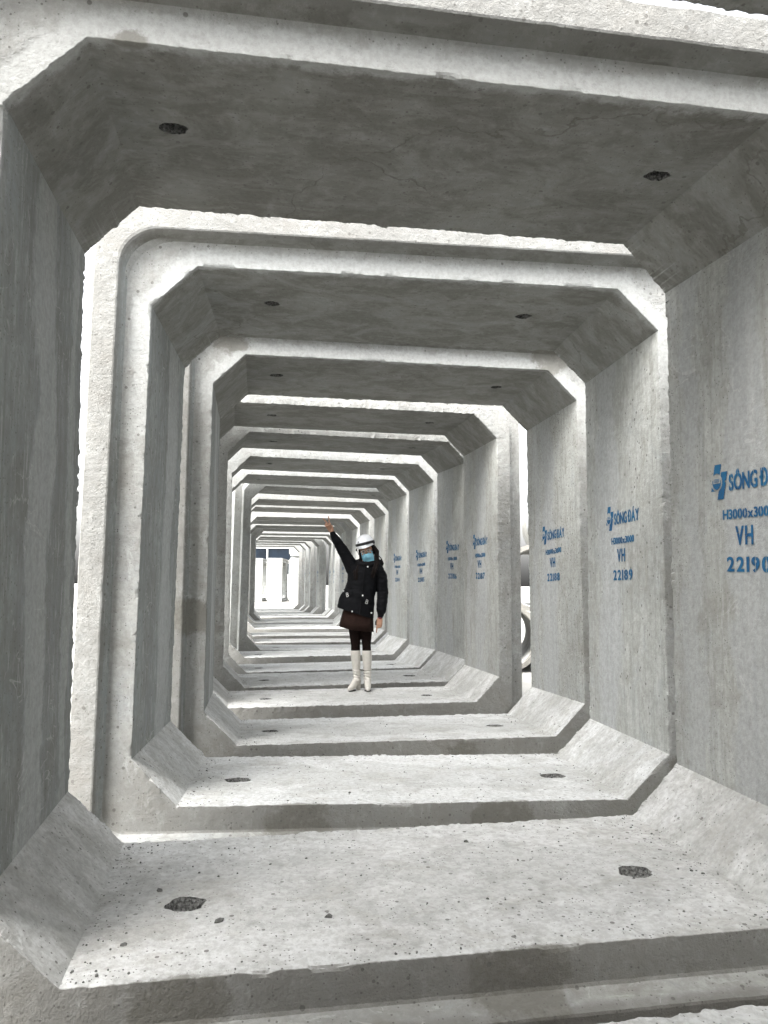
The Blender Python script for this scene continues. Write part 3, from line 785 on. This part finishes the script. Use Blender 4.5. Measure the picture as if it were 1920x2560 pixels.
# hair: long, falling on both sides of the chest
b = bmesh.new()
ell(b, H(0, .034, .012), (.086, .086, .10), HR)
rh = random.Random(3)
for s, n_ in ((-1, 12), (1, 18)):
    for i in range(n_):
        t = i/n_; x0 = s*(.068 + .018*rh.random()); y0 = -.02 + .08*t
        e = rh.uniform(-.02, .02)
        if s < 0: pts = [(H(x0, y0, .03), .012), (H(x0*1.10, y0, -.06), .014), (Vector((-.045+e, -.075+.05*t, 1.40)), .013), (Vector((-.070+e, -.118+.03*t, 1.33)), .010), (Vector((-.066+e, -.125+.02*t, 1.265-.04*rh.random())), .004)]
        else: pts = [(H(x0, y0, .04), .016), (H(x0*1.32, y0+.01, -.04), .020), (Vector((.165+e, -.06+.05*t, 1.43)), .015), (Vector((.145+e, -.105+.03*t, 1.36)), .012), (Vector((.12+e, -.118+.02*t, 1.30-.04*rh.random())), .004)]
        chain(b, pts, 8)
hair = fuse('hair', b, .005, [M_HAIR], per, 1, lambda c: .002*noise.noise(Vector((c.x*160, c.y*160, c.z*18))))
b = bmesh.new()
for i in range(9):
    e = rh.random()*.02; z1 = rh.uniform(1.40, 1.47)
    q = [H(.085, .01, -.01), Vector((.175+e, -.01, 1.52)), Vector((.205+e, -.01, 1.49)), Vector((.222+e+rh.random()*.012, -.01, z1))]
    for a_, c_ in zip(q, q[1:]): cap(b, a_, c_, .0016, .0014, 5)
link('loose_strands', bm_mesh(b), [M_HAIR], hair)
# helmet
b = bmesh.new(); K, J = 44, 16; rr = []
for j in range(J+1):
    v = j/J*math.pi/2
    ring = []
    for i in range(K):
        a = 2*math.pi*i/K; rx, ry = .108, .136
        ridge = 1 + .018*math.exp(-(math.cos(a)*4)**2)*(1 if j < J-1 else 1)
        ring.append(b.verts.new(H(rx*math.cos(a)*math.cos(v)**.82*ridge, .018 + ry*math.sin(a)*math.cos(v)**.82, .076 + .118*math.sin(v)*ridge))) if j < J else None
    if j < J: rr.append(ring)
top = b.verts.new(H(0, .018, .076+.1175))
for p, q in zip(rr, rr[1:]):
    for i in range(K): b.faces.new((p[i], p[(i+1) % K], q[(i+1) % K], q[i]))
for i in range(K): b.faces.new((rr[-1][i], rr[-1][(i+1) % K], top))
lowr = []
for i in range(K):
    a = 2*math.pi*i/K; fr = max(0, -math.sin(a))
    lowr.append(b.verts.new(H(.1095*math.cos(a), .018 + .139*math.sin(a) - .034*fr**2.0, .058 - .010*fr**2)))
for i in range(K): b.faces.new((lowr[i], lowr[(i+1) % K], rr[0][(i+1) % K], rr[0][i]))
bmesh.ops.recalc_face_normals(b, faces=b.faces[:]); bmesh.ops.solidify(b, geom=b.faces[:], thickness=.004)
hel = link('helmet', bm_mesh(b), [M_HELM], per, True)
def hband(z0, z1, out, mat, nm, a0=0, a1=2*math.pi, tilt=0.0):
    b = bmesh.new(); K = 60; lo, hi = [], []
    for i in range(K+1):
        a = a0 + (a1-a0)*i/K
        for z, L_ in ((z0, lo), (z1, hi)):
            zz = z + tilt*(-math.sin(a)); v = max(0, (zz-.076)/.116); c = max(0, 1-v*v)**.41
            L_.append(b.verts.new(H((.108*c+out)*math.cos(a), .018+(.136*c+out)*math.sin(a), zz)))
    for i in range(K): b.faces.new((lo[i], lo[i+1], hi[i+1], hi[i]))
    bmesh.ops.recalc_face_normals(b, faces=b.faces[:]); bmesh.ops.solidify(b, geom=b.faces[:], thickness=.003)
    return link(nm, bm_mesh(b), [mat], hel, True)
hband(.076, .104, .006, M_BLK, 'helmet_strap', tilt=.006)
b = bmesh.new()   # slotted buckle on the strap and dark clips at the side
b.free()
for c, r_ in [(H(.118*math.cos(a), .018+.148*math.sin(a), .092), (.016, .008, .013)) for a in (R(-70), R(-28))] + [(H(.106, -.03, .076), (.014, .03, .015)), (H(-.108, -.035, .042), (.010, .014, .012))]:
    b = bmesh.new(); ell(b, c, r_, HR, 12); link('clip', bm_mesh(b), [M_BLK], hel, True)
for s in (-1, 1):
    b = bmesh.new(); chain(b, [(H(s*.105, -.02, .06), .0035), (H(s*.100, -.015, -.01), .0035), (H(s*.078, -.02, -.075), .0035), (H(s*.03, -.035, -.118), .0035)], 6)
    link('chin_strap', bm_mesh(b), [M_BLK], hel, True)
def letters(ch, mat, size, M, parent, nm='letter', off=.01):
    vs, fs, wd = glyph(ch, off); me = bpy.data.meshes.new(nm)
    bm = bmesh.new(); vv = [bm.verts.new(M @ Vector(((x-wd/2)*size, 0, (y-.36)*size))) for x, y in vs]
    for f_ in fs: bm.faces.new([vv[i] for i in f_])
    bmesh.ops.solidify(bm, geom=bm.faces[:], thickness=.0015); bm.to_mesh(me); bm.free()
    return link(nm, me, [mat], parent)
em = Matrix.Translation(H(-.052, -.1175, .122)) @ HR.to_4x4() @ Matrix.Rotation(R(-26), 4, 'Z') @ Matrix.Rotation(R(-32), 4, 'X')
letters('R', M_BLK, .045, em, hel, 'emblem', .012)

# jacket: flared parka, hem hitched up on the raised-arm side
def wr(c):
    n1 = noise.fractal(Vector((c.x*9, c.y*9, c.z*16)), 1, 2, 4); n2 = noise.noise(Vector((c.x*5, c.y*5, c.z*52)))
    arm = 1.0 if (c.x > .16 or c.z > 1.5) else .35
    return .006*n1 + .0045*n2*arm
b = bmesh.new()
rings_mesh(b, [(-.072, -.004, .862, .208, .150, -.33), (-.070, -.004, .885, .207, .150, -.33), (-.060, -.004, .98, .204, .148, -.22), (-.045, -.002, 1.06, .190, .140, -.12),
               (-.020, 0, 1.13, .182, .132, -.05), (.004, 0, 1.22, .172, .126, 0), (.010, 0, 1.31, .176, .124, .0), (.016, .004, 1.38, .160, .108, .0),
               (.022, .008, 1.425, .112, .088, .0), (.03, .01, 1.455, .075, .07, 0)], 48)
chain(b, [((-.105, 0, 1.365), .088), ((-.165, 0, 1.475), .072), ((-.238, 0, 1.595), .062), ((-.300, -.018, 1.695), .050), ((-.336, -.026, 1.757), .036)], 20)
chain(b, [((.165, .004, 1.365), .078), ((.215, .008, 1.28), .072), ((.238, .010, 1.12), .066), ((.232, -.004, 1.0), .063), ((.224, -.014, .90), .058), ((.216, -.018, .852), .038)], 20)
# collar and hood bunched behind the neck
jk = fuse('jacket', b, .0065, [M_JACK], per, 2, wr)
b = bmesh.new()
chain(b, [((-.055, -.045, 1.425), .030), ((.0, -.085, 1.418), .032), ((.07, -.082, 1.418), .032), ((.135, -.04, 1.425), .036), ((.205, .02, 1.43), .040), ((.20, .09, 1.43), .046), ((.10, .12, 1.44), .052), ((-.02, .11, 1.44), .05), ((-.07, .05, 1.43), .042), ((-.055, -.045, 1.425), .03)], 12)
fuse('hood', b, .007, [M_FUR], per, 2, lambda c: .006*noise.fractal(c*45, 1, 2, 3))
def jfront(x, z):     # depth of the jacket front at (x, z)
    tb = [(.86, -.072, .208, .150), (.98, -.060, .204, .148), (1.06, -.045, .190, .140), (1.13, -.020, .182, .132), (1.31, .010, .176, .124), (1.38, .016, .160, .108), (1.45, .03, .08, .07)]
    for (z0, c0, a0, b0), (z1, c1, a1, b1) in zip(tb, tb[1:]):
        if z <= z1:
            t = min(1, max(0, (z-z0)/(z1-z0))); c, a, bb_ = c0+(c1-c0)*t, a0+(a1-a0)*t, b0+(b1-b0)*t
            u = max(-.97, min(.97, (x-c)/a)); return -.004 - bb_*math.sqrt(1-u*u) - .008
    return -.1
for x, z in ((.067, 1.388), (.013, 1.063), (-.103, .885), (.112, .868), (-.208, 1.112)):
    b = bmesh.new(); ell(b, (x, jfront(x, z)-.006, z), (.0095, .006, .0095), None, 14); link('button', bm_mesh(b), [M_WHT], jk, True)
def jm(x, z, rot):
    y = jfront(x, z) - .019; e = (jfront(x+.01, z)-jfront(x-.01, z))/.02
    return Matrix.Translation((x, y, z)) @ Matrix.Rotation(math.atan(e), 4, 'Z') @ Matrix.Rotation(R(rot), 4, 'Y')
for x, z, rot in ((-.160, 1.073, -8), (.062, .995, 22)):
    letters('B', M_WHT, .070, jm(x, z, rot), jk, 'letter_patch', .012)
# placket, drawstring waist and pocket flaps
b = bmesh.new()
zs = [1.39 - i*.02 for i in range(28)]
for z0, z1 in zip(zs, zs[1:]):
    x0, x1 = .035-(1.39-z0)*.10, .035-(1.39-z1)*.10
    y0, y1 = jfront(x0, z0), jfront(x1, z1)
    cap(b, (x0, y0, z0), (x1, y1, z1), .006, .006, 6)
link('placket', bm_mesh(b), [M_FUR], jk, True)
for (xa, za, xb, zb_) in ((-.205, 1.105, -.110, 1.115), (.01, 1.055, .115, 1.025)):
    b = bmesh.new(); K = 8; L1, L2 = [], []
    for i in range(K+1):
        t = i/K; x = xa+(xb-xa)*t; z = za+(zb_-za)*t
        L1.append(b.verts.new((x, jfront(x, z)-.001, z))); L2.append(b.verts.new((x, jfront(x, z-.045)-.006, z-.045)))
    for i in range(K): b.faces.new((L1[i], L1[i+1], L2[i+1], L2[i]))
    bmesh.ops.recalc_face_normals(b, faces=b.faces[:]); bmesh.ops.solidify(b, geom=b.faces[:], thickness=.004)
    link('pocket_flap', bm_mesh(b), [M_JACK], jk)
# cuffs
for c0, c1, r_ in (((-.334, -.026, 1.752), (-.342, -.028, 1.768), .036), ((.216, -.018, .850), (.213, -.02, .828), .033)):
    b = bmesh.new(); cap(b, c0, c1, r_, r_*.92, 20); link('cuff', bm_mesh(b), [M_FUR], jk, True)
# skirt
b = bmesh.new(); seg = 72; rows = [(-.03, .98, .150, .11), (-.045, .86, .175, .128), (-.056, .76, .188, .138), (-.064, .672, .196, .145)]; rr = []
for cx, cz, rx, ry in rows:
    ring = []
    for j in range(seg):
        a = 2*math.pi*j/seg; fl = (.98-cz)/.31
        k_ = 1 + .035*fl*math.sin(a*7+1.0); lift = .028*max(0, -math.cos(a))**2*fl
        ring.append(b.verts.new((cx + rx*k_*math.cos(a) , ry*k_*math.sin(a), cz + lift - .02*math.cos(a)*fl)))
    rr.append(ring)
for p, q in zip(rr, rr[1:]):
    for j in range(seg): b.faces.new((p[j], p[(j+1) % seg], q[(j+1) % seg], q[j]))
bmesh.ops.recalc_face_normals(b, faces=b.faces[:]); bmesh.ops.solidify(b, geom=b.faces[:], thickness=.005)
link('skirt', bm_mesh(b), [M_SKIRT], per, True)
# boots
def boot(cx_top, cx_ank, toe, heel, cx_mid):
    b = bmesh.new()
    rings_mesh(b, [(cx_top, 0, .442, .057, .062, 0), (cx_top, .001, .40, .0565, .062, 0), (cx_mid, .006, .30, .050, .058, 0), ((cx_mid+cx_ank)/2, .010, .22, .043, .050, 0), (cx_ank, .012, .185, .042, .048, 0), (cx_ank, .012, .12, .041, .047, 0), (cx_ank, .010, .075, .043, .052, 0)], 32)
    hx, hy = heel; tx, ty = toe; d = Vector((tx-hx, ty-hy, 0)); L = d.length; d.normalize()
    P_ = lambda t, z: Vector((hx, hy, 0)) + d*L*t + Vector((0, 0, z))
    chain(b, [(P_(.10, .098), .035), (P_(.38, .088), .038), (P_(.62, .052), .037), (P_(.82, .036), .031), (P_(.95, .026), .021)], 18)
    chain(b, [(P_(.30, .11), .040), (P_(.50, .072), .037), (P_(.75, .038), .033)], 18)
    def fold(c):
        if .10 < c.z < .235: return .0048*math.sin(c.z*190 + 2.2*noise.noise(c*22) + c.x*25) + .002*noise.noise(c*60)
        return .0016*noise.noise(c*18)
    o = fuse('boot', b, .005, [M_BOOT], per, 2, fold)
    for v in o.data.vertices: v.co.z = max(v.co.z, .006)
    s_ = bmesh.new()
    K = 30; lo = []
    for i in range(K):
        t = i/K*2*math.pi; u = .5 + .5*math.cos(t); wdt = (.012 + .026*math.sin(min(1, (u*.9+.25))*math.pi*.95)**.7 if u > .32 else .022)
        nrm_ = Vector((-d.y, d.x, 0)); lo.append(s_.verts.new(P_(.36 + .62*u, .0) + nrm_*wdt*math.sin(t)))
    f_ = s_.faces.new(lo); r_ = bmesh.ops.extrude_face_region(s_, geom=[f_])
    for v in r_['geom']:
        if isinstance(v, bmesh.types.BMVert): v.co.z += .009
    bmesh.ops.recalc_face_normals(s_, faces=s_.faces[:])
    link('sole', bm_mesh(s_), [M_SOLE], o)
    s_ = bmesh.new()
    q = P_(.09, 0); bmesh.ops.create_cone(s_, cap_ends=True, segments=20, radius1=.024, radius2=.031, depth=.075, matrix=Matrix.Translation((q.x, q.y, .0375)))
    link('heel', bm_mesh(s_), [M_BOOT], o, True)
boot(-.066, -.050, (-.133, -.155), (-.022, .045), -.060)
boot(.064, .072, (.083, -.165), (.072, .050), .069)
# wristband and bracelet
b = bmesh.new(); cap(b, (.2125, -.02, .826), (.2115, -.021, .818), .0275, .027, 18); wb = link('wristband', bm_mesh(b), [M_RED], per, True)
b = bmesh.new(); ell(b, (.187, -.035, .822), (.008, .007, .007), None, 12); link('clasp', bm_mesh(b), [M_BLK], wb, True)
